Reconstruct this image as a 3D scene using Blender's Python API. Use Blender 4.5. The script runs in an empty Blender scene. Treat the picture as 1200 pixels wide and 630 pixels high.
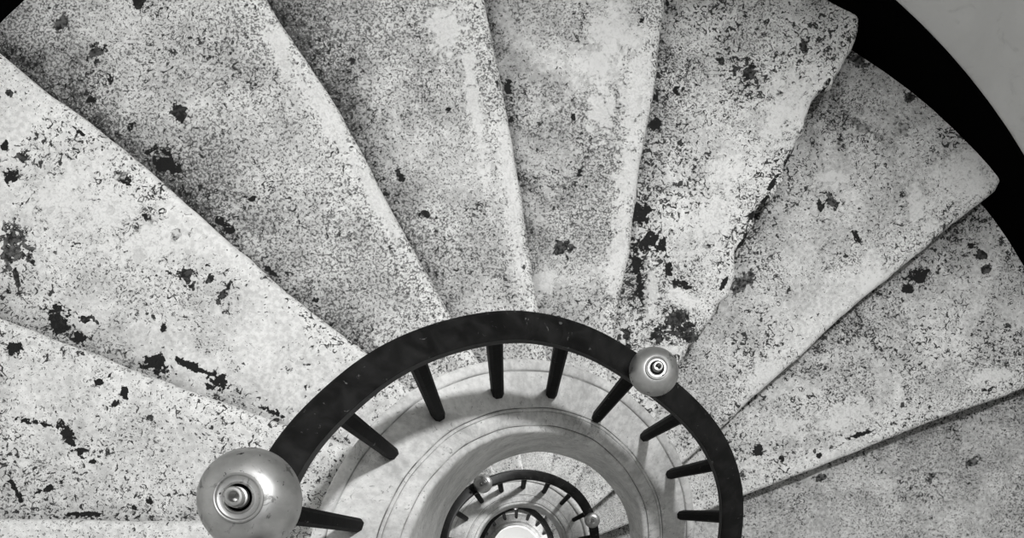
import bpy, bmesh, math, random
import numpy as np
from mathutils import Vector
PI = math.pi
random.seed(4)
SC = bpy.context.scene
COL = SC.collection

# ------------------------------------------------------------------ measures
U = 1.5                    # metres per modelling unit
F = 900.0                  # focal length in pixels of the 1200 px wide frame
NX, NY = 590.0, 643.0      # where the plumb line under the camera meets the picture
CAMZ = 7.75 * U            # camera height above the bottom floor
AX, AY = 0.1212, 0.0114    # stair axis (x, y down) in units from the camera's plumb line
RO = 1.725
def ROF(deg): return RO + .07 * math.exp(-(((deg - 40 + 180) % 360 - 180) / 35.0) ** 2)
#                 # radius of the round stairwell
STEP = math.radians(20)

def P(deg):                # how far the stair has gone down at this angle (units)
    a = [(-360, -2.04), (0, 0), (180, 1.02), (360, 2.40), (540, 3.42), (720, 4.80), (900, 5.82), (1260, 7.9)]
    return float(np.interp(deg, [q[0] for q in a], [q[1] for q in a]))

def smooth_tab(tab, x):    # monotone-ish smooth interpolation
    xs = [t[0] for t in tab]; ys = [t[1] for t in tab]
    if x <= xs[0]: return ys[0]
    if x >= xs[-1]: return ys[-1]
    i = max(j for j in range(len(xs)) if xs[j] <= x)
    i = min(i, len(xs) - 2)
    t = (x - xs[i]) / (xs[i + 1] - xs[i])
    def m(j):
        if j <= 0 or j >= len(xs) - 1: return 0.0
        return (ys[j + 1] - ys[j - 1]) / (xs[j + 1] - xs[j - 1])
    h = xs[i + 1] - xs[i]
    t2, t3 = t * t, t * t * t
    return (2*t3-3*t2+1)*ys[i] + (t3-2*t2+t)*h*m(i) + (-2*t3+3*t2)*ys[i+1] + (t3-t2)*h*m(i+1)

def S(deg):                # the well narrows a little on the way down
    return smooth_tab([(-360, 1), (190, 1), (350, .885), (550, .875), (710, .74), (1200, .72)], deg)

def W(r, deg, d):          # axis-centred polar (units, degrees, depth below camera) -> world metres
    a = math.radians(deg)
    return Vector(((AX - r * math.cos(a)) * U, -(AY - r * math.sin(a)) * U, CAMZ - d * U))

def polar(px, py, d):      # measured point of the photo at known depth -> (r, deg)
    X = (px - NX) * d / F - AX
    Y = (py - NY) * d / F - AY
    return math.hypot(X, Y), math.degrees(math.atan2(-Y, -X))

# ------------------------------------------------------------------ tagging
def tag(o, label=None, cat=None, group=None, kind=None):
    if label: o['label'] = label
    if cat: o['category'] = cat
    if group: o['group'] = group
    if kind: o['kind'] = kind
    return o

def link_mesh(name, verts, faces, mat, parent=None, smooth=True, origin=None, sharp=35, attr=None):
    me = bpy.data.meshes.new(name)
    org = Vector(origin) if origin is not None else Vector((0, 0, 0))
    me.from_pydata([tuple(Vector(v) - org) for v in verts], [], faces)
    bm = bmesh.new(); bm.from_mesh(me)
    bmesh.ops.recalc_face_normals(bm, faces=bm.faces)
    bm.to_mesh(me); bm.free()
    me.update()
    if attr is not None:
        for nm, vals in attr.items():
            at = me.attributes.new(nm, 'FLOAT', 'POINT')
            at.data.foreach_set('value', vals)
    if smooth:
        me.shade_smooth()
        me.set_sharp_from_angle(angle=math.radians(sharp))
    me.materials.append(mat)
    o = bpy.data.objects.new(name, me)
    o.location = org
    COL.objects.link(o)
    if parent is not None:
        o.parent = parent
        o.location = org - parent.location if parent.parent is None else org
    return o

# ------------------------------------------------------------------ materials
class NT:
    def __init__(s, name):
        s.m = bpy.data.materials.new(name); s.m.use_nodes = True
        s.t = s.m.node_tree; s.b = s.t.nodes['Principled BSDF']
        s.out = s.t.nodes['Material Output']
    def n(s, typ, **kw):
        x = s.t.nodes.new(typ)
        for k, v in kw.items(): setattr(x, k, v)
        return x
    def l(s, a, b): s.t.links.new(a, b)
    def noise(s, vec, scale, detail=4, rough=.55, dist=0.0):
        x = s.n('ShaderNodeTexNoise'); s.l(vec, x.inputs['Vector'])
        x.inputs['Scale'].default_value = scale; x.inputs['Detail'].default_value = detail
        x.inputs['Roughness'].default_value = rough; x.inputs['Distortion'].default_value = dist
        return x.outputs['Fac']
    def ramp(s, fac, a, b, ca=0.0, cb=1.0):   # smooth map range
        x = s.n('ShaderNodeMapRange'); x.interpolation_type = 'SMOOTHSTEP'
        s.l(fac, x.inputs['Value'])
        for i, v in zip(('From Min', 'From Max', 'To Min', 'To Max'), (a, b, ca, cb)): x.inputs[i].default_value = v
        return x.outputs['Result']
    def math(s, op, a, b=None):
        x = s.n('ShaderNodeMath', operation=op)
        for i, v in enumerate((a, b)):
            if v is None: continue
            if isinstance(v, (int, float)): x.inputs[i].default_value = v
            else: s.l(v, x.inputs[i])
        return x.outputs[0]
    def mix(s, fac, a, b):                    # float mix
        x = s.n('ShaderNodeMix', data_type='FLOAT')
        for i, v in ((0, fac), (2, a), (3, b)):
            if isinstance(v, (int, float)): x.inputs[i].default_value = v
            else: s.l(v, x.inputs[i])
        return x.outputs[0]
    def grey(s, v):
        c = s.n('ShaderNodeCombineColor')
        if isinstance(v, (int, float)):
            for i in range(3): c.inputs[i].default_value = v
        else:
            s.l(v, c.inputs[0]); s.l(v, c.inputs[1])
            s.l(s.math('MULTIPLY', v, .985), c.inputs[2])
        return c.outputs[0]
    def bump(s, h, strength, dist):
        x = s.n('ShaderNodeBump'); s.l(h, x.inputs['Height'])
        x.inputs['Strength'].default_value = strength; x.inputs['Distance'].default_value = dist
        s.l(x.outputs[0], s.b.inputs['Normal'])
    def vec(s, off=(0, 0, 0), scale=(1, 1, 1), rotz=0):
        tc = s.n('ShaderNodeTexCoord'); mp = s.n('ShaderNodeMapping')
        s.l(tc.outputs['Object'], mp.inputs[0])
        mp.inputs['Location'].default_value = off; mp.inputs['Scale'].default_value = scale
        mp.inputs['Rotation'].default_value = (0, 0, rotz)
        return mp.outputs[0]

def stone(name, seed, grain=.5, fleck=.5, chip=.5, patch=.5, tone=.74, foot=.5, nose=.5, spots=(), pale=(), depth=2.0):
    """weathered limestone tread: fine grain, worm-like flecks, big dark chips, smooth pale patches"""
    t = NT(name)
    v = t.vec((seed * 3.7, seed * 1.9, seed * .31))
    at = t.n('ShaderNodeAttribute'); at.attribute_name = 'depthwise'; u = at.outputs['Fac']
    big = t.noise(v, 1.9, 3)
    mid = t.noise(v, 6.0, 4, .6, .4)
    base = t.mix(t.ramp(mid, .3, .7), tone - .13, tone + .07)
    base = t.mix(t.math('MULTIPLY', t.ramp(u, .78, .98), nose), base, min(tone + .15, .85))  # polished front edge
    # where dirt holds: clouds plus the foot of the step behind, shade painted there too
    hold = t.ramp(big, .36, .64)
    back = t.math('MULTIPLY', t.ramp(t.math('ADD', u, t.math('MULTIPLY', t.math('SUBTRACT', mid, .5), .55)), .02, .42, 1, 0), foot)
    foot_shade = t.math('MULTIPLY', t.ramp(t.math('ADD', u, t.math('MULTIPLY', t.math('SUBTRACT', t.noise(v, 12, 4, .6, .5), .5), .26)), .0, .19, 1, 0), min(1, foot + .25))  # narrow band of painted shade and grit along the riser foot
    smoothp = t.math('MULTIPLY', t.ramp(t.noise(v, 3.1, 5, .6, .8), .50, .60), patch)
    # fine grain
    g = t.noise(v, 120, 3, .7)
    thr = t.math('SUBTRACT', g, t.math('MULTIPLY', t.math('ADD', back, foot_shade), -.045))
    thr = t.math('ADD', thr, t.math('MULTIPLY', t.math('SUBTRACT', hold, .5), .05))
    thr = t.math('SUBTRACT', thr, t.math('MULTIPLY', smoothp, .14))
    gm = t.ramp(thr, .630 - .13 * grain, .675 - .13 * grain)
    col = t.mix(t.math('MULTIPLY', gm, .85), base, .05)
    soft = t.ramp(t.noise(v, 60, 4, .65), .38, .62, -.12, .08)
    col = t.math('ADD', col, soft)
    # worm-like flecks
    f = t.noise(v, 46, 5, .62, 1.3)
    fthr = t.math('ADD', f, t.math('MULTIPLY', t.math('SUBTRACT', t.noise(v, 4.3, 3), .5), .28))
    fthr = t.math('ADD', fthr, t.math('MULTIPLY', t.math('ADD', back, foot_shade), .04))
    fthr = t.math('SUBTRACT', fthr, t.math('MULTIPLY', smoothp, .08))
    fm = t.ramp(fthr, .675 - .12 * fleck, .69 - .12 * fleck)
    col = t.mix(t.math('MULTIPLY', fm, .95), col, .018)
    # big chips with a crisp outline
    c = t.noise(v, 11, 4, .55, .3)
    cthr = t.math('ADD', c, t.math('MULTIPLY', t.math('SUBTRACT', t.noise(v, 2.6, 2), .5), .22))
    cthr = t.math('ADD', cthr, t.math('MULTIPLY', t.math('ADD', back, foot_shade), .035))
    cm = t.ramp(cthr, .785 - .13 * chip, .795 - .13 * chip)
    cin = t.mix(t.ramp(t.noise(v, 70, 3), .4, .65), .006, .07)
    col = t.mix(cm, col, cin)
    wob = t.noise(v, 24, 5, .62, .5)
    wob2 = t.math('ADD', t.math('MULTIPLY', t.math('SUBTRACT', wob, .5), 4.2), t.math('MULTIPLY', t.math('SUBTRACT', t.noise(v, 70, 3), .5), 1.6))
    tcs = t.n('ShaderNodeTexCoord').outputs['Object']
    def blot(px, py, rx, ry, rot):
        a = W(*polar(px, py, depth), depth)
        mp = t.n('ShaderNodeMapping', vector_type='TEXTURE'); t.l(tcs, mp.inputs[0])
        mp.inputs['Location'].default_value = a; mp.inputs['Rotation'].default_value = (0, 0, math.radians(rot))
        mp.inputs['Scale'].default_value = (rx * depth / F * U, ry * depth / F * U, 10)
        ln = t.n('ShaderNodeVectorMath', operation='LENGTH'); t.l(mp.outputs[0], ln.inputs[0])
        return ln.outputs['Value']
    for px, py, rx, ry, rot, val in spots:     # old stains and lost patches of the surface
        m = t.ramp(t.math('ADD', blot(px, py, rx, ry, rot), wob2), .78, .90, 1, 0)
        inner = t.mix(t.ramp(t.noise(v, 60, 4), .35, .65), val * .4, val * 1.8)
        col = t.mix(m, col, inner)
        cm = t.math('MAXIMUM', cm, t.math('MULTIPLY', m, .8))
    for px, py, rx, ry, rot in pale:           # smooth pale filler
        m = t.ramp(t.math('ADD', blot(px, py, rx, ry, rot), wob2), .60, 1.20, 1, 0)
        col = t.mix(t.math('MULTIPLY', m, .85), col, t.mix(mid, tone + .02, min(tone + .24, .88)))
    rim = t.math('SUBTRACT', t.ramp(cthr, .75 - .13 * chip, .785 - .13 * chip), cm)
    col = t.math('ADD', col, t.math('MULTIPLY', rim, .05))
    # general dirt film, cloudy, then the painted shade close to the riser
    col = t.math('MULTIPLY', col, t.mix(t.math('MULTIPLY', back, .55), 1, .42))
    col = t.math('MULTIPLY', col, t.mix(t.math('MULTIPLY', foot_shade, .8), 1, .3))
    col = t.math('MAXIMUM', t.math('MINIMUM', col, .93), .012)
    t.l(t.grey(col), t.b.inputs['Base Color'])
    t.b.inputs['Roughness'].default_value = .72
    t.b.inputs['Specular IOR Level'].default_value = .25
    h = t.math('SUBTRACT', t.math('MULTIPLY', mid, .6), t.math('ADD', t.math('MULTIPLY', cm, .55), t.math('ADD', t.math('MULTIPLY', fm, .35), t.math('MULTIPLY', gm, .22))))
    h = t.math('ADD', h, t.math('MULTIPLY', t.noise(v, 30, 5, .6), .5))
    t.bump(h, .55, .012)
    return t.m

def plaster(name, seed, tone=.72, var=.10, streak=.06, grain=.3, rough=.7):
    t = NT(name)
    v = t.vec((seed, seed * .7, seed * .2))
    a = t.noise(v, 3.2, 5, .6, .5)
    col = t.mix(t.ramp(a, .3, .7), tone - var, tone + var * .6)
    sm = t.ramp(t.noise(v, 9, 5, .6, .9), .56, .70)
    col = t.mix(t.math('MULTIPLY', sm, streak * 5), col, tone * .5)
    f = t.ramp(t.noise(v, 85, 4, .7), .64 - .05 * grain, .72)
    col = t.mix(t.math('MULTIPLY', f, grain), col, tone * .3)
    sc = t.ramp(t.noise(v, 26, 5, .6, 1.6), .70, .72)
    col = t.mix(t.math('MULTIPLY', sc, grain * 1.2), col, .08)
    t.l(t.grey(col), t.b.inputs['Base Color'])
    t.b.inputs['Roughness'].default_value = rough
    t.b.inputs['Specular IOR Level'].default_value = .3
    h = t.math('SUBTRACT', t.math('ADD', a, t.math('MULTIPLY', t.noise(v, 22, 5), .35)), t.math('MULTIPLY', sc, .2))
    t.bump(h, .35, .012)
    return t.m

def curb_stone(name, seed):
    t = NT(name)
    v = t.vec((seed, seed * .7, seed * .2))
    at = t.n('ShaderNodeAttribute'); at.attribute_name = 'groove'; gr = at.outputs['Fac']
    a = t.noise(v, 4, 5, .6, .5)
    col = t.mix(t.ramp(a, .34, .66), .56, .80)
    col = t.math('ADD', col, t.ramp(t.noise(v, 40, 5, .65), .36, .64, -.08, .07))
    f = t.ramp(t.noise(v, 95, 4, .7), .60, .72)
    col = t.mix(t.math('MULTIPLY', f, .35), col, .2)
    s2 = t.ramp(t.noise(v, 34, 5, .6, 1.8), .64, .67)
    col = t.mix(t.math('MULTIPLY', s2, .6), col, .12)
    vor = t.n('ShaderNodeTexNoise'); t.l(v, vor.inputs['Vector']); vor.inputs['Scale'].default_value = 5.5; vor.inputs['Detail'].default_value = 7; vor.inputs['Roughness'].default_value = .6; vor.inputs['Distortion'].default_value = .6
    cr = t.ramp(t.math('ABSOLUTE', t.math('SUBTRACT', vor.outputs['Fac'], .53)), .0, .0035, 1, 0)
    col = t.mix(t.math('MULTIPLY', cr, t.ramp(t.noise(v, 3, 2), .45, .6)), col, .2)
    st = t.ramp(t.noise(v, 7, 4, .6, .6), .56, .70)
    col = t.mix(t.math('MULTIPLY', st, .35), col, .3)
    # black lines along the carved grooves, broken up
    gk = t.math('MULTIPLY', gr, t.ramp(t.noise(v, 5, 5, .7), .34, .56))
    col = t.mix(gk, col, .03)
    t.l(t.grey(col), t.b.inputs['Base Color'])
    t.b.inputs['Roughness'].default_value = .6
    t.b.inputs['Specular IOR Level'].default_value = .3
    t.bump(t.math('SUBTRACT', t.math('ADD', a, t.math('MULTIPLY', t.noise(v, 24, 5), .4)), t.math('MULTIPLY', s2, .2)), .4, .012)
    return t.m

def iron(name, base=.004, rough=.44, spec=.24):
    t = NT(name); v = t.vec()
    a = t.noise(v, 14, 5, .6, .5)
    t.b.inputs['Specular IOR Level'].default_value = spec
    wear = t.ramp(t.noise(v, 40, 5, .65, .8), .64, .71)
    col = t.mix(wear, t.mix(t.ramp(a, .35, .7), base * .3, base * 3.2), .13)
    t.l(t.grey(col), t.b.inputs['Base Color'])
    t.l(t.mix(a, rough - .08, rough + .16), t.b.inputs['Roughness'])
    t.bump(t.math('ADD', a, t.math('MULTIPLY', t.noise(v, 60, 4), .25)), .25, .006)
    return t.m

def metal(name, base=.46, rough=.38):
    t = NT(name); v = t.vec()
    sp = t.math('MAXIMUM', t.ramp(t.noise(v, 60, 4, .6, .4), .66, .70), t.math('MULTIPLY', t.ramp(t.noise(v, 28, 5, .65, .6), .58, .66), .6))
    a = t.noise(v, 12, 5, .6)
    col = t.mix(sp, t.mix(t.ramp(a, .35, .65), base * .8, base * 1.12), .05)
    t.l(t.grey(col), t.b.inputs['Base Color'])
    t.b.inputs['Metallic'].default_value = .85
    t.l(t.mix(a, rough - .06, rough + .12), t.b.inputs['Roughness'])
    t.bump(a, .12, .004)
    return t.m

M_IRON = iron('black_painted_rail')
M_POST = iron('black_painted_bar', .002, .6, .08)
M_METAL = metal('worn_metal')
M_METAL_D = metal('dark_worn_metal', .16, .4)
M_CURB = curb_stone('carved_curb_stone', 2.2)
M_WALL = plaster('wall_plaster', 5.1, .84, .05, .05, .12)
M_BASE = NT('black_skirting'); M_BASE.b.inputs['Base Color'].default_value = (.0012, .0012, .0012, 1)
M_BASE.b.inputs['Roughness'].default_value = .9; M_BASE.b.inputs['Specular IOR Level'].default_value = .02; M_BASE = M_BASE.m
M_FLOOR = plaster('floor_stone', 8.3, .86, .03, .02, .05)

# ------------------------------------------------------------------ the steps
# nosing lines measured in the photograph, from the wall to the well
EDGE = {
 -1: [(0,608),(110,608),(225,610)],
 0: [(0,373),(60,396),(130,421),(200,449),(270,474),(338,497)],
 1: [(0,62),(60,112),(125,160),(195,216),(240,258),(300,310),(360,360),(425,410)],
 2: [(313,0),(331,30),(362,75),(397,130),(436,200),(464,255),(495,310),(527,365)],
 3: [(568,0),(576,40),(590,110),(598,150),(608,210),(617,270),(625,320),(632,362)],
 4: [(780,0),(773,60),(766,110),(758,150),(749,210),(742,260),(735,310),(727,350),(722,388)],
 5: [(1015,18),(991,70),(967,104),(945,148),(926,180),(909,218),(893,247),(873,287),(859,316),(848,346),(831,376),(815,405)],
 6: [(1180,213),(1130,252),(1085,290),(1040,326),(985,373),(940,415),(895,455),(850,497)],
 7: [(1200,455),(1100,491),(1040,514),(965,545),(873,580)],
}
DT0 = 1.45
def tread_depth(k): return DT0 + P(20 * (k + 1))
_cache = {}
def nosing(k, r):          # angle (deg) of nosing k at radius r
    gen = 20 * (k + 1) + math.degrees(math.asin(min(.9, .077 * (1 if k < 12 else .9) / max(r, .1))))
    if k not in EDGE: return gen
    if k not in _cache:
        pts = sorted(polar(x, y, tread_depth(k)) for x, y in EDGE[k])
        base = [(p[0], p[1] - (20 * (k + 1) + math.degrees(math.asin(.077 / p[0])))) for p in pts]
        _cache[k] = base
    b = _cache[k]
    off = smooth_tab(b, r)
    return gen + off

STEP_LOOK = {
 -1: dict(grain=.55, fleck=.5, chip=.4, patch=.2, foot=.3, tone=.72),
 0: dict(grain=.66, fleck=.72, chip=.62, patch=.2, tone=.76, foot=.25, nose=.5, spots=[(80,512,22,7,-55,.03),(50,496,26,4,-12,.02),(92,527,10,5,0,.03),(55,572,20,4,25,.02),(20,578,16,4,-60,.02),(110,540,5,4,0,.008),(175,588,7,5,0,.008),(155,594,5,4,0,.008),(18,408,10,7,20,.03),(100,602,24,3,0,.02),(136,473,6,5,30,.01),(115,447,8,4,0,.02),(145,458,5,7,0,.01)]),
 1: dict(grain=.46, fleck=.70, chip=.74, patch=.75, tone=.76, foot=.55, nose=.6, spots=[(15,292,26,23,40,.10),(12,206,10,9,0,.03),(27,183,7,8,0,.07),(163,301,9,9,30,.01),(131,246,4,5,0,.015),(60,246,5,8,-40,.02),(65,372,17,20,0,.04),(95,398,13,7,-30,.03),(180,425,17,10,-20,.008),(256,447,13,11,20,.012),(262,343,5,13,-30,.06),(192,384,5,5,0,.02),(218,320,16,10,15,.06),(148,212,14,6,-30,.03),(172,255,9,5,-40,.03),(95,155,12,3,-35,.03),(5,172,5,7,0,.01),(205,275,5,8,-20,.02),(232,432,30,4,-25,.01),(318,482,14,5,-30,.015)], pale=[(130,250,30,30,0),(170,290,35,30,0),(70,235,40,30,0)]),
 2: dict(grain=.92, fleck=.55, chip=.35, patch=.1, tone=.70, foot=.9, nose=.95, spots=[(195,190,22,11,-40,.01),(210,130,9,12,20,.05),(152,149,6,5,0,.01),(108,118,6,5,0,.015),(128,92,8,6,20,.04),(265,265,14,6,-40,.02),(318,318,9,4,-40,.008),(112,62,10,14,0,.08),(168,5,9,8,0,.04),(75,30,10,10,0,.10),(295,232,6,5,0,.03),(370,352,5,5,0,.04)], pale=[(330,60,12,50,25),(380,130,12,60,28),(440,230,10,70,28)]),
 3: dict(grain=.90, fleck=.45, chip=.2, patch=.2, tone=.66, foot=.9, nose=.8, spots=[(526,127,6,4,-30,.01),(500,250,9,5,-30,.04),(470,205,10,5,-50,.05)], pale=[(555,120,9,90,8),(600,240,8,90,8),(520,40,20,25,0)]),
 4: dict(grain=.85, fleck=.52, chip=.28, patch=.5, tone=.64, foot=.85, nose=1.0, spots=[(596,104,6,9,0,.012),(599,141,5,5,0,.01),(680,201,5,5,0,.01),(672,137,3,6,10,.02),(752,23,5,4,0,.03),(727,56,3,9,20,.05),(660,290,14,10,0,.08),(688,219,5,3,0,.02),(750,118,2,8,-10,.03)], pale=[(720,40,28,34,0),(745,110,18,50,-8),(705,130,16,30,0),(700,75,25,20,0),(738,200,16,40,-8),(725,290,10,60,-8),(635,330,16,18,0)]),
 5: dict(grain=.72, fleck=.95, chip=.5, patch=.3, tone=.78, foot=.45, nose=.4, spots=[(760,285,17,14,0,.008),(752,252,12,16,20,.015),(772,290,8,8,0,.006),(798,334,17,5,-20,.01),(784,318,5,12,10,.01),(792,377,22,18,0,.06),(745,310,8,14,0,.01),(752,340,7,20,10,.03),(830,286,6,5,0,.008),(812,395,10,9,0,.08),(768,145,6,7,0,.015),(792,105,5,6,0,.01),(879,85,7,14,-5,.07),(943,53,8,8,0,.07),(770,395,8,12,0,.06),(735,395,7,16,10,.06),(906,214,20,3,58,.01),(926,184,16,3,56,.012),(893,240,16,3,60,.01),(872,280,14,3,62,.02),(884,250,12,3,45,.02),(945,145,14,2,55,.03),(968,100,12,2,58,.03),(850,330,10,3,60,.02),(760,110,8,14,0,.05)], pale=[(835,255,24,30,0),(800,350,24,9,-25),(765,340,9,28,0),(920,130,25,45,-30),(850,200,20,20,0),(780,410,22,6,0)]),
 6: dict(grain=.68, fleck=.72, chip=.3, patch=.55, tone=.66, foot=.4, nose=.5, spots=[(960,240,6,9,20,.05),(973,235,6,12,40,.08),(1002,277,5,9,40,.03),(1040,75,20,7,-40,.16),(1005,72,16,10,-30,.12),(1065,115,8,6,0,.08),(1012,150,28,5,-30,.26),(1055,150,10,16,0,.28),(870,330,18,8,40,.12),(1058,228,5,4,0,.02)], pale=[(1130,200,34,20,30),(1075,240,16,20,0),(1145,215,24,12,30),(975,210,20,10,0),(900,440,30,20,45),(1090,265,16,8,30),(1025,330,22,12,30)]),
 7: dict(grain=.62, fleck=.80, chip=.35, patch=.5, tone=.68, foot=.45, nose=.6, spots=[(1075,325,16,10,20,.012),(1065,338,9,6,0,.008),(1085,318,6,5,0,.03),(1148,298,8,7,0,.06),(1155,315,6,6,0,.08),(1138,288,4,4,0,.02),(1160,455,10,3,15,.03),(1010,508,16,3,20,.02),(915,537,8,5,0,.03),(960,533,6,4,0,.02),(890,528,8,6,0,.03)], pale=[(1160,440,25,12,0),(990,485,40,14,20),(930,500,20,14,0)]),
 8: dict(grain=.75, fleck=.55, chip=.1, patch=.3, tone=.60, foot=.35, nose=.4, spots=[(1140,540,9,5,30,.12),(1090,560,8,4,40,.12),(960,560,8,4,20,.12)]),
}
LABELS = {
 0: 'pale speckled stone step at the left, just behind the large metal finial',
 1: 'white flaking stone step at the left scattered with big dark chips',
 2: 'wide grainy stone step reaching the upper left corner, with a worn bright front edge',
 3: 'even fine-grained stone step at top left of centre, narrower than its left neighbour',
 4: 'grey stone step at top centre with smooth pale patches along its bright front edge',
 5: 'heavily pitted stone step with a ragged crumbling front edge, touching the small finial',
 6: 'broad stone step at the right whose outer corner points at the black skirting',
 7: 'blotchy stone step at the right edge just below the broad pointed one',
 8: 'plain darker stone step in the lower right corner beside the railing',
}
curb_out = lambda deg: .476 * S(deg)

def make_step(k, label, mat, nr=44):
    d = tread_depth(k); h = tread_depth(k + 1) - d; thick = .10
    rng = random.Random(100 + k)
    r0 = curb_out(20 * (k + 1) - 10) - .012
    rs = [r0 + (RO - r0) * i / (nr - 1) for i in range(nr)]
    nc = 20
    amp = {5: .034, 4: .005, 6: .004, 0: .004, 1: .004}.get(k, .003)
    ph = [rng.uniform(0, 6.28) for _ in range(8)]
    def wob(r, a):
        return a * (math.sin(r * 17 + ph[0]) + .7 * math.sin(r * 41 + ph[1]) + .5 * math.sin(r * 89 + ph[2]) + .35 * math.sin(r * 163 + ph[3])) / 1.6
    nose = [(-.024, -.0004), (-.015, .0005), (-.008, .0028), (-.003, .0075), (-.0005, .014), (0, .020), (-.002, .027), (-.008, .032), (-.020, .034), (-.022, .050), (-.022, h * .6), (-.022, h - .0015)]
    verts, dep = [], []
    def W_(r, a, dd): return W(r * (1 + (ROF(a) / RO - 1) * max(0, (r - r0) / (RO - r0)) ** 2), a, dd)
    for i, r in enumerate(rs):
        fr = nosing(k, r); bk = nosing(k - 1, r)
        fr += math.degrees(wob(r, amp * .5) * min(1, max(.05, (RO - .03 - r) / .18)) / r)
        # the outer front corner is knocked off
        e = max(0.0, (r - (RO - .05)) / .05)
        fr -= math.degrees(.014 * e ** 3 / r)
        back = bk - math.degrees(.0218 / r)
        top_end = fr - math.degrees(.024 / r)
        for j in range(nc):
            t = j / (nc - 1)
            a = back + (top_end - back) * t
            z = d + .0016 * math.sin(r * 23 + ph[4] + a * .3) + .0012 * math.sin(r * 51 - a * .5 + ph[5]) + .003 * (1 - abs(2 * t - 1)) * math.sin(r * 4 + ph[6])
            if j == 0 or j == nc-1: z = d
            verts.append(W_(r, a, z)); dep.append(t * .97)
        for q, (x, z) in enumerate(nose):
            verts.append(W_(r, fr + math.degrees(x / r), d + z))
            dep.append(.97 + .03 * min(1, q / 4) if q < 7 else .6)
        verts.append(W_(r, fr - math.degrees(.022 / r), d + h + thick)); dep.append(.5)
        verts.append(W_(r, back, d + thick)); dep.append(.5)
    n = nc + len(nose) + 2
    faces = []
    for i in range(nr - 1):
        for j in range(n):
            a, b = i * n + j, i * n + (j + 1) % n
            faces.append((a, b, b + n, a + n))
    faces.append(tuple(range(n))[::-1]); faces.append(tuple((nr - 1) * n + j for j in range(n)))
    o = link_mesh('stone_step', verts, faces, mat, sharp=50, attr={'depthwise': dep})
    return tag(o, label, 'step')

for k in range(-5, 49):
    if k in STEP_LOOK or k in LABELS:
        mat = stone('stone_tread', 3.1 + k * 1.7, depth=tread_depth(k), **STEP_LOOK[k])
    else:
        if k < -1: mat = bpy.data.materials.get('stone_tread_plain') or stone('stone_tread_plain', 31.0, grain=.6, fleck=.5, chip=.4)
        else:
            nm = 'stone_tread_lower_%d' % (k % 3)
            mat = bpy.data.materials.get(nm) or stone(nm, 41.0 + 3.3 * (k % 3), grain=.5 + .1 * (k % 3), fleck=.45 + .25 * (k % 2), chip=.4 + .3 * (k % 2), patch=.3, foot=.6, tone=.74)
    lab = LABELS.get(k)
    if lab is None:
        if k < 0: lab, grp = 'pale worn stone step above the large metal finial, out past the bottom edge', 'steps above the finial'
        elif k < 18: lab, grp = 'stone step of the first turn passing behind the viewer', 'steps behind the viewer'
        elif k < 30: lab, grp = None, None
        else: lab, grp = 'stone step of the lowest turns beneath the well', 'steps of the lowest turns'
    else: grp = 'stone steps of the nearest turn'
    if 18 <= k < 30:
        grp = 'steps seen through the well'
        lab = {20: 'small speckled stone step seen through the well, left of the others',
               21: 'pale stone step seen through the well straight above the second railing',
               22: 'grey pitted stone step seen through the well, right of the straight bright edge',
               23: 'pale pitted stone step seen through the well above the dark diagonal edge',
               24: 'white dark-flecked stone step seen through the well beside its small right finial',
               25: 'stone step seen through the well below the small right finial'}.get(k, 'stone step of the second turn hidden behind the curb')
    o = make_step(k, lab, mat, 44 if k < 9 else 16)
    o['group'] = grp

# ------------------------------------------------------------------ carved curb round the well
FACE_BOTTOM = [(-120, 1.62), (0, 2.05), (38, 2.2), (60, 2.225), (75, 2.25), (90, 2.30), (130, 2.43), (170, 2.6), (200, 2.8), (300, 3.75), (360, 4.2)]
CURB = [  # (radius, drop, groove)
 (.482, .16, 0), (.482, .02, 0), (.4815, -.002, 0), (.479, -.008, 0), (.470, -.011, 0), (.458, -.0105, 0), (.455, -.008, 0), (.4535, -.002, .8), (.452, -.001, 0), (.446, -.003, 0),
 (.436, -.004, 0), (.425, -.004, 0), (.405, -.002, 0), (.385, .000, 0), (.370, .001, 0), (.3665, .002, 0), (.3650, .008, 1), (.3635, .003, 0), (.360, .002, 0), (.3575, .0025, 0), (.3565, .006, .6), (.3555, .004, 0), (.351, .003, 0),
 (.340, .0035, 0), (.330, .005, 0), (.3235, .007, 0), (.3220, .013, 1), (.3205, .010, 0), (.3165, .010, 0), (.312, .0105, 0), (.308, .013, 0), (.3055, .019, 0), (.3042, .030, 0), (.304, .06, 0)]
CURB = [(r * .98, z, g) for r, z, g in CURB]
RLIP = [(-90, .99), (0, .985), (60, .985), (90, 1.0), (130, 1.02), (180, 1.05), (240, 1.03), (360, 1.0)]
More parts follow.
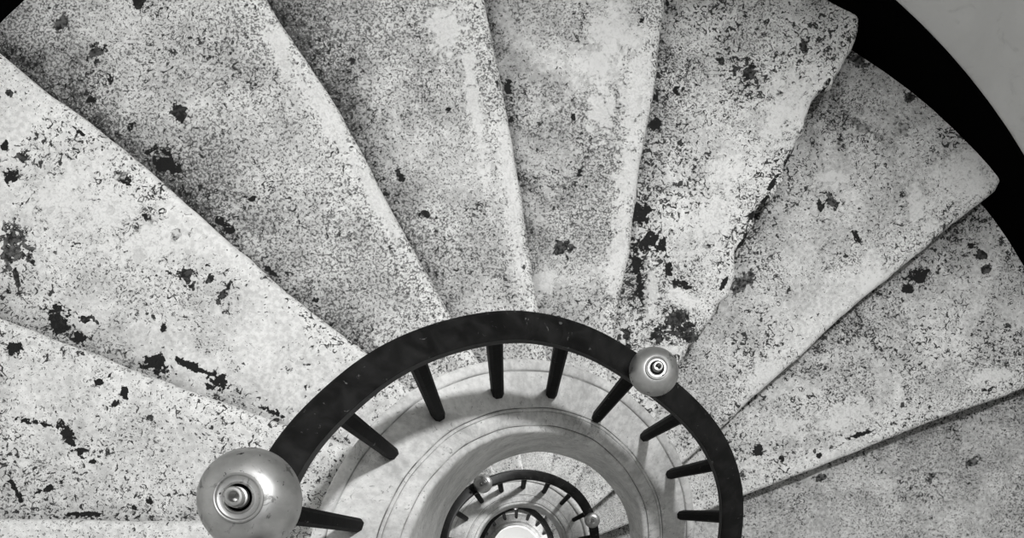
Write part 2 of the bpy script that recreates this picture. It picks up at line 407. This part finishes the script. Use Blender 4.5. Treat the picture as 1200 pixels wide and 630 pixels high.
def make_curb(a0, a1, label, step=2.0, top=1.40):
    verts, gv, faces = [], [], []
    n_st = int((a1 - a0) / step) + 1
    rings = []
    for i in range(n_st):
        a = a0 + (a1 - a0) * i / (n_st - 1)
        w = math.sin(math.radians(a) * 7 + 1) * .0012 + math.sin(math.radians(a) * 17) * .0008
        pr = []
        kk = smooth_tab(RLIP, a) if a < 360 else 1.0
        for r, z, g in CURB:
            f = 1 + (kk - 1) * min(1, max(0, (.45 - r) / .1))
            pr.append(((r * f + w * (1 if r < .47 else 0)) * S(a), top + P(a) + z, g))
        fb = smooth_tab(FACE_BOTTOM, a) if a < 360 else top + P(a) + .34
        rin = .304 * .98 * kk * S(a)
        for t in (.15, .35, .55, .75, .95, 1.0):
            pr.append((rin + .001 * math.sin(a * .2 + t * 9), top + P(a) + .06 + (fb - top - P(a) - .06) * t, 0))
        pr.append((rin + .012, fb + .012, 0)); pr.append((.482 * .98 * S(a), fb + .012, 0))
        rings.append(pr)
    n = len(rings[0])
    for i, pr in enumerate(rings):
        a = a0 + (a1 - a0) * i / (n_st - 1)
        for r, d, g in pr: verts.append(W(r, a, d)); gv.append(g)
    for i in range(n_st - 1):
        for j in range(n):
            q, b = i * n + j, i * n + (j + 1) % n
            faces.append((q, b, b + n, q + n))
    faces.append(tuple(range(n))[::-1]); faces.append(tuple((n_st - 1) * n + j for j in range(n)))
    return tag(link_mesh('stone_curb', verts, faces, M_CURB, sharp=60, attr={'groove': gv}), label, 'curb')
make_curb(-96, 350, 'smooth carved stone curb ringing the well, carrying the nearest railing')
make_curb(350.05, 700, 'smaller carved stone curb down the well, under the second railing')
make_curb(700.05, 960, 'smallest carved stone curb deepest in the well, round the white floor')

# ------------------------------------------------------------------ railings
R1 = [(315.5,523),(344,488),(383,451),(429,414),(462,396),(500,381),(550,368),(600,362),(643,367.5),(687,380),(742.5,411),(793,447.5),(828,480),(848,506),(864,542),(871,570.5),(870,623)]
def rail_table():
    tab = []
    for px, py in R1:
        deg = 60.0
        for _ in range(30):
            r, deg = polar(px, py, 1 + P(deg))
        tab.append((deg, r))
    return sorted(tab)
RT = rail_table()
RT = [(-90, .476), (-30, .476)] + [t for t in RT]
RT += [(200, RT[-1][1]), (260, .455), (340, .425)]
def lower_rail(pts, turn):
    out = []
    for px, py in pts:
        deg = 60.0
        for _ in range(40):
            r, deg = polar(px, py, 1 + P(deg + 360 * turn))
        out.append((deg + 360 * turn, r))
    return out
RT += sorted(lower_rail([(511.5,630),(521.7,598),(546.7,570),(576.7,556.7),(618,549.7),(643,554),(680,575)], 1))
RT += [(525, RT[-1][1] * .99), (640, .36), (700, .335)]
RT += sorted(lower_rail([(565,618),(577,602),(610,589),(632.5,601.7),(643,615),(649,630)], 2))
RT += [(RT[-1][0] + 60, RT[-1][1])]
_rt = np.array(RT)
def rail_r(deg):
    # lightly smoothed so that the bar bends fairly
    ds = np.linspace(-9, 9, 7); w = np.exp(-(ds / 6.) ** 2)
    return float((np.interp(deg + ds, _rt[:, 0], _rt[:, 1]) * w).sum() / w.sum())
RW, RTH = .056, .031
def rail_d(deg): return 1 + P(deg)

RPROF = [(0, .006), (0, -.0), (.0025, -.0025), (.010, -.004), (.028, -.0048), (.046, -.004), (.0535, -.0025), (.056, 0), (.056, .006), (.056, .026), (.052, .031), (.028, .032), (.004, .031), (0, .026)]
def sweep_rail(a0, a1, parent, step=2.0):
    verts, faces = [], []
    ns = int((a1 - a0) / step) + 1; n = len(RPROF)
    for i in range(ns):
        a = a0 + (a1 - a0) * i / (ns - 1)
        ro = rail_r(a); d = rail_d(a)
        sc = 1 if a < 300 else .92
        for x, z in RPROF: verts.append(W(ro - x * sc, a, d + z + .004))
    for i in range(ns - 1):
        for j in range(n):
            q, b = i * n + j, i * n + (j + 1) % n
            faces.append((q, b, b + n, q + n))
    faces.append(tuple(range(n))[::-1]); faces.append(tuple((ns - 1) * n + j for j in range(n)))
    return link_mesh('handrail', verts, faces, M_IRON, parent, sharp=40)

def bar(name, p0, p1, w0, w1, radial, parent, mat):
    """square bar with chamfered edges from p0 (bottom) to p1 (top), swelling a little in the middle"""
    ax = (p1 - p0).normalized(); rx = (radial - ax * radial.dot(ax)).normalized(); ry = ax.cross(rx)
    verts, faces = [], []
    oct_ = [(1, .55), (.55, 1), (-.55, 1), (-1, .55), (-1, -.55), (-.55, -1), (.55, -1), (1, -.55)]
    prof = [(0, w0 * .92), (.03, w0), (.3, w0 * 1.02), (.6, (w0 + w1) / 2), (.95, w1), (1, w1)]
    for t, w in prof:
        c = p0.lerp(p1, t)
        for x, y in oct_: verts.append(c + rx * x * w / 2 + ry * y * w / 2)
    for i in range(len(prof) - 1):
        for j in range(8):
            q, b = i * 8 + j, i * 8 + (j + 1) % 8
            faces.append((q, b, b + 8, q + 8))
    faces.append(tuple(range(8))[::-1]); faces.append(tuple((len(prof) - 1) * 8 + j for j in range(8)))
    return link_mesh(name, verts, faces, mat, parent, sharp=25)

def lathe(name, prof, c, scale, mat, parent, seg=48, tilt=(0, 0)):
    verts, faces = [], []
    for r, z in prof:
        for i in range(seg):
            a = 2 * PI * i / seg
            x, y = r * math.cos(a) * scale, r * math.sin(a) * scale
            verts.append(Vector((c[0] + x + tilt[0] * z * scale, c[1] + y + tilt[1] * z * scale, c[2] + z * scale)))
    for i in range(len(prof) - 1):
        for j in range(seg):
            q, b = i * seg + j, i * seg + (j + 1) % seg
            faces.append((q, b, b + seg, q + seg))
    faces.append(tuple(range(seg))[::-1]); faces.append(tuple((len(prof) - 1) * seg + j for j in range(seg)))
    return link_mesh(name, verts, faces, mat, parent, sharp=42)

BALL = [(.30, -.98), (.34, -.86), (.30, -.78), (.42, -.70), (.70, -.52), (.88, -.32), (.97, -.12), (.992, -.05), (1.0, -.042), (.999, .0), (.988, .012), (.955, .15), (.88, .31), (.76, .44), (.62, .53), (.50, .575), (.44, .58), (.30, .585)]
CAP_RING = [(.45, .54), (.465, .60), (.462, .635), (.44, .65), (.418, .645), (.405, .615), (.385, .60), (.30, .605), (.295, .625), (.275, .64), (.255, .625), (.25, .585)]
CAP_TIP = [(.20, .58), (.195, .70), (.165, .71), (.16, .74), (.182, .80), (.186, .86), (.165, .90), (.125, .905), (.098, .885), (.088, .84), (.085, .70), (.0801, .60), (.03, .60)]
def finial(c, R, parent, seg=56):
    f = lathe('finial', BALL, c, R, M_METAL, parent, seg)
    f['label'] = 'turned metal finial'
    def sub(name, prof, mat):
        o = lathe(name, prof, c, R, mat, None, seg)
        o.parent = f; return o
    sub('finial_ring', CAP_RING, M_METAL); sub('finial_tip', CAP_TIP, M_METAL)
    return f

def fin_at(px, py, rpx, deg, parent, lift=None, seg=56):
    """stand a finial on the middle of the rail at angle deg; its size from its width in the photo"""
    d = rail_d(deg) - .0
    R = rpx / F * d
    r = rail_r(deg) - RW / 2
    base = W(r, deg, d + .006)
    c = base + Vector((0, 0, R * U * .98))
    return finial(c, R * U, parent, seg)

def solve_deg(px, py, up, turn):
    deg = 60.0 if turn == 0 else 60.0
    for _ in range(40): r, deg = polar(px, py, 1 + P(deg + 360 * turn) - up)
    return deg + 360 * turn

BAL1 = [((345,603),(418,615)), ((405,488),(459,531)), ((497,430),(514,487)), ((583,402),(583,461)), ((660,408),(646,461)), ((737,452),(699,489)), ((797,491),(755,511)), ((833,548),(785,555)), ((845,607),(798,603))]
def curb_top(deg): return 1.40 + P(deg)
def railing(a0, a1, label, bals, fins):
    p = W(.45 * S((a0 + a1) / 2), a0 + 20, curb_top(a0 + 20))
    root = bpy.data.objects.new('stair_railing', None); root.location = W(.42 * S(a0), a0, curb_top(a0)); COL.objects.link(root)
    tag(root, label, 'railing', 'railings round the stairwell')
    sweep_rail(a0, a1, root)
    for deg_t, r_b, deg_b in bals:
        rt = rail_r(deg_t) - RW * .55
        p1 = W(rt, deg_t, rail_d(deg_t) + .030); p0 = W(r_b, deg_b, curb_top(deg_b) + .004)
        a = math.radians(deg_b)
        sc = 1 if deg_t < 300 else .9
        bar('baluster', p0, p1, .0275 * U * sc, .031 * U * sc, Vector((-math.cos(a), math.sin(a), 0)), root, M_POST)
    for f in fins: fin_at(*f, root)
    return root

b1 = []
for (tx, ty), (bx, by) in BAL1:
    dt = 60.0
    for _ in range(30): _, dt = polar(tx, ty, 1.03 + P(dt))
    db = dt
    for _ in range(30): rb, db = polar(bx, by, curb_top(db))
    b1.append((dt, rb, db))
print('BAL1', [(round(a, 1), round(b, 3), round(c, 1)) for a, b, c in b1])
ang = [b[0] for b in b1]
first = ang[0]
extra = [(a, .41, a) for a in (first - 20, first - 40, first - 60)] + [(ang[-1] + 20 * i, .41 * S(ang[-1] + 20 * i), ang[-1] + 20 * i) for i in range(1, 9)]
railing(-88, 345, 'broad black handrail on square bars nearest the viewer, with two metal finials', extra[:3] + b1 + extra[3:],
        [(281, 572, 58, 9.5), (770, 428, 28.5, solve_deg(770, 428, .05, 0))])
mids = [(first + 360 + 20 * i, .405 * S(first + 360 + 20 * i), first + 360 + 20 * i) for i in range(0, 17)]
railing(346, 695, 'smaller black handrail down the well with two tiny finials', mids,
        [(562, 561, 11, solve_deg(562, 561, .04, 1)), (692.5, 610, 9, solve_deg(692.5, 610, .04, 1))])
lows = [(first + 720 + 20 * i, .40 * S(first + 720 + 20 * i), first + 720 + 20 * i) for i in range(0, 10)]
railing(696, 925, 'thinnest black handrail deepest in the well above the white floor', lows,
        [(604, 592, 3.4, solve_deg(604, 592, .03, 2))])

# ------------------------------------------------------------------ the setting
def ring_solid(name, prof_fn, a0, a1, step, mat):
    verts, faces = [], []
    ns = int(round((a1 - a0) / step)) + 1
    for i in range(ns):
        a = a0 + (a1 - a0) * i / (ns - 1)
        pr = prof_fn(a); n = len(pr)
        for r, d in pr: verts.append(W(r, a, d))
    for i in range(ns - 1):
        for j in range(n):
            q, b = i * n + j, i * n + (j + 1) % n
            faces.append((q, b, b + n, q + n))
    faces.append(tuple(range(n))[::-1]); faces.append(tuple((ns - 1) * n + j for j in range(n)))
    return link_mesh(name, verts, faces, mat, sharp=40)
FLOOR_D = 7.75
SK = .105
w = ring_solid('wall_outer', lambda a: [(ROF(a) + .004, -1.6), (ROF(a) + .004, FLOOR_D), (ROF(a) + .10, FLOOR_D), (ROF(a) + .10, -1.6)], 0, 360, 3, M_WALL); tag(w, kind='structure')
b = ring_solid('baseboard_outer', lambda a: [(ROF(a) + .003, DT0 + P(a) - SK - .003), (ROF(a) - .004, DT0 + P(a) - SK), (ROF(a) - .006, DT0 + P(a) - SK + .006), (ROF(a) - .006, DT0 + P(a) + .20), (ROF(a) + .003, DT0 + P(a) + .20)], -100, 960, 3, M_BASE); tag(b, kind='structure')
# bottom floor: a round slab
fv = [W(0, 0, FLOOR_D)] ; fr = []
for ring_r in (.6, RO + .18):
    for i in range(72): fv.append(W(ring_r, i * 5, FLOOR_D))
for i in range(72): fv.append(W(RO + .18, i * 5, FLOOR_D + .1))
for i in range(72):
    j = (i + 1) % 72
    fr += [(0, 1 + i, 1 + j), (1 + i, 73 + i, 73 + j, 1 + j), (73 + i, 145 + i, 145 + j, 73 + j)]
fr.append(tuple(145 + i for i in range(72)))
fl = link_mesh('floor', fv, fr, M_FLOOR); tag(fl, kind='structure')

# ------------------------------------------------------------------ light
def area(name, loc, size, power, target):
    l = bpy.data.lights.new(name, 'AREA'); l.shape = 'DISK'; l.size = size; l.energy = power
    o = bpy.data.objects.new(name, l); o.location = loc
    o.rotation_euler = (Vector(target) - Vector(loc)).to_track_quat('-Z', 'Y').to_euler(); COL.objects.link(o)
    return o
area('skylight_opening', (1.3, 2.45, CAMZ + 4.5), .42, 132, W(.55, 90, 2.0))
bpy.data.lights['skylight_opening'].spread = math.radians(105)
lw = area('lower_fill_light', W(1.5, 128, 3.35), .35, 46, W(.5, 95, 4.2))  # added lamp, brightens the second turn; no window is built here
lf = area('ground_floor_fill', W(.9, 270, 6.3), .8, 60, W(0, 0, FLOOR_D))  # unseen lamp added to brighten the bottom floor
wd = bpy.data.worlds.new('sky'); SC.world = wd; wd.use_nodes = True
wt = wd.node_tree; wg = wt.nodes.new('ShaderNodeTexCoord'); wdot = wt.nodes.new('ShaderNodeVectorMath'); wdot.operation = 'DOT_PRODUCT'
wt.links.new(wg.outputs['Generated'], wdot.inputs[0]); wdot.inputs[1].default_value = (.45, .75, 0)   # sky brighter on one side
wm = wt.nodes.new('ShaderNodeMapRange'); wt.links.new(wdot.outputs['Value'], wm.inputs['Value'])
for nm, vv in (('From Min', -.6), ('From Max', .6), ('To Min', .25), ('To Max', 1.75)): wm.inputs[nm].default_value = vv
wt.links.new(wm.outputs['Result'], wt.nodes['Background'].inputs[0])
wd.node_tree.nodes['Background'].inputs[1].default_value = .20

# ------------------------------------------------------------------ camera
cd = bpy.data.cameras.new('camera'); cam = bpy.data.objects.new('camera', cd); COL.objects.link(cam)
cam.location = (0, 0, CAMZ); cam.rotation_euler = (0, 0, 0)
cd.sensor_width = 36; cd.sensor_fit = 'HORIZONTAL'; cd.lens = 36 * F / 1200
cd.shift_x = (600 - NX) / 1200; cd.shift_y = (NY - 315) / 1200
cd.clip_start = .02
SC.camera = cam
SC.view_settings.view_transform = 'Standard'; SC.view_settings.look = 'None'
SC.view_settings.gamma = 1; SC.view_settings.use_curve_mapping = False
SC.view_settings.exposure = 0.0
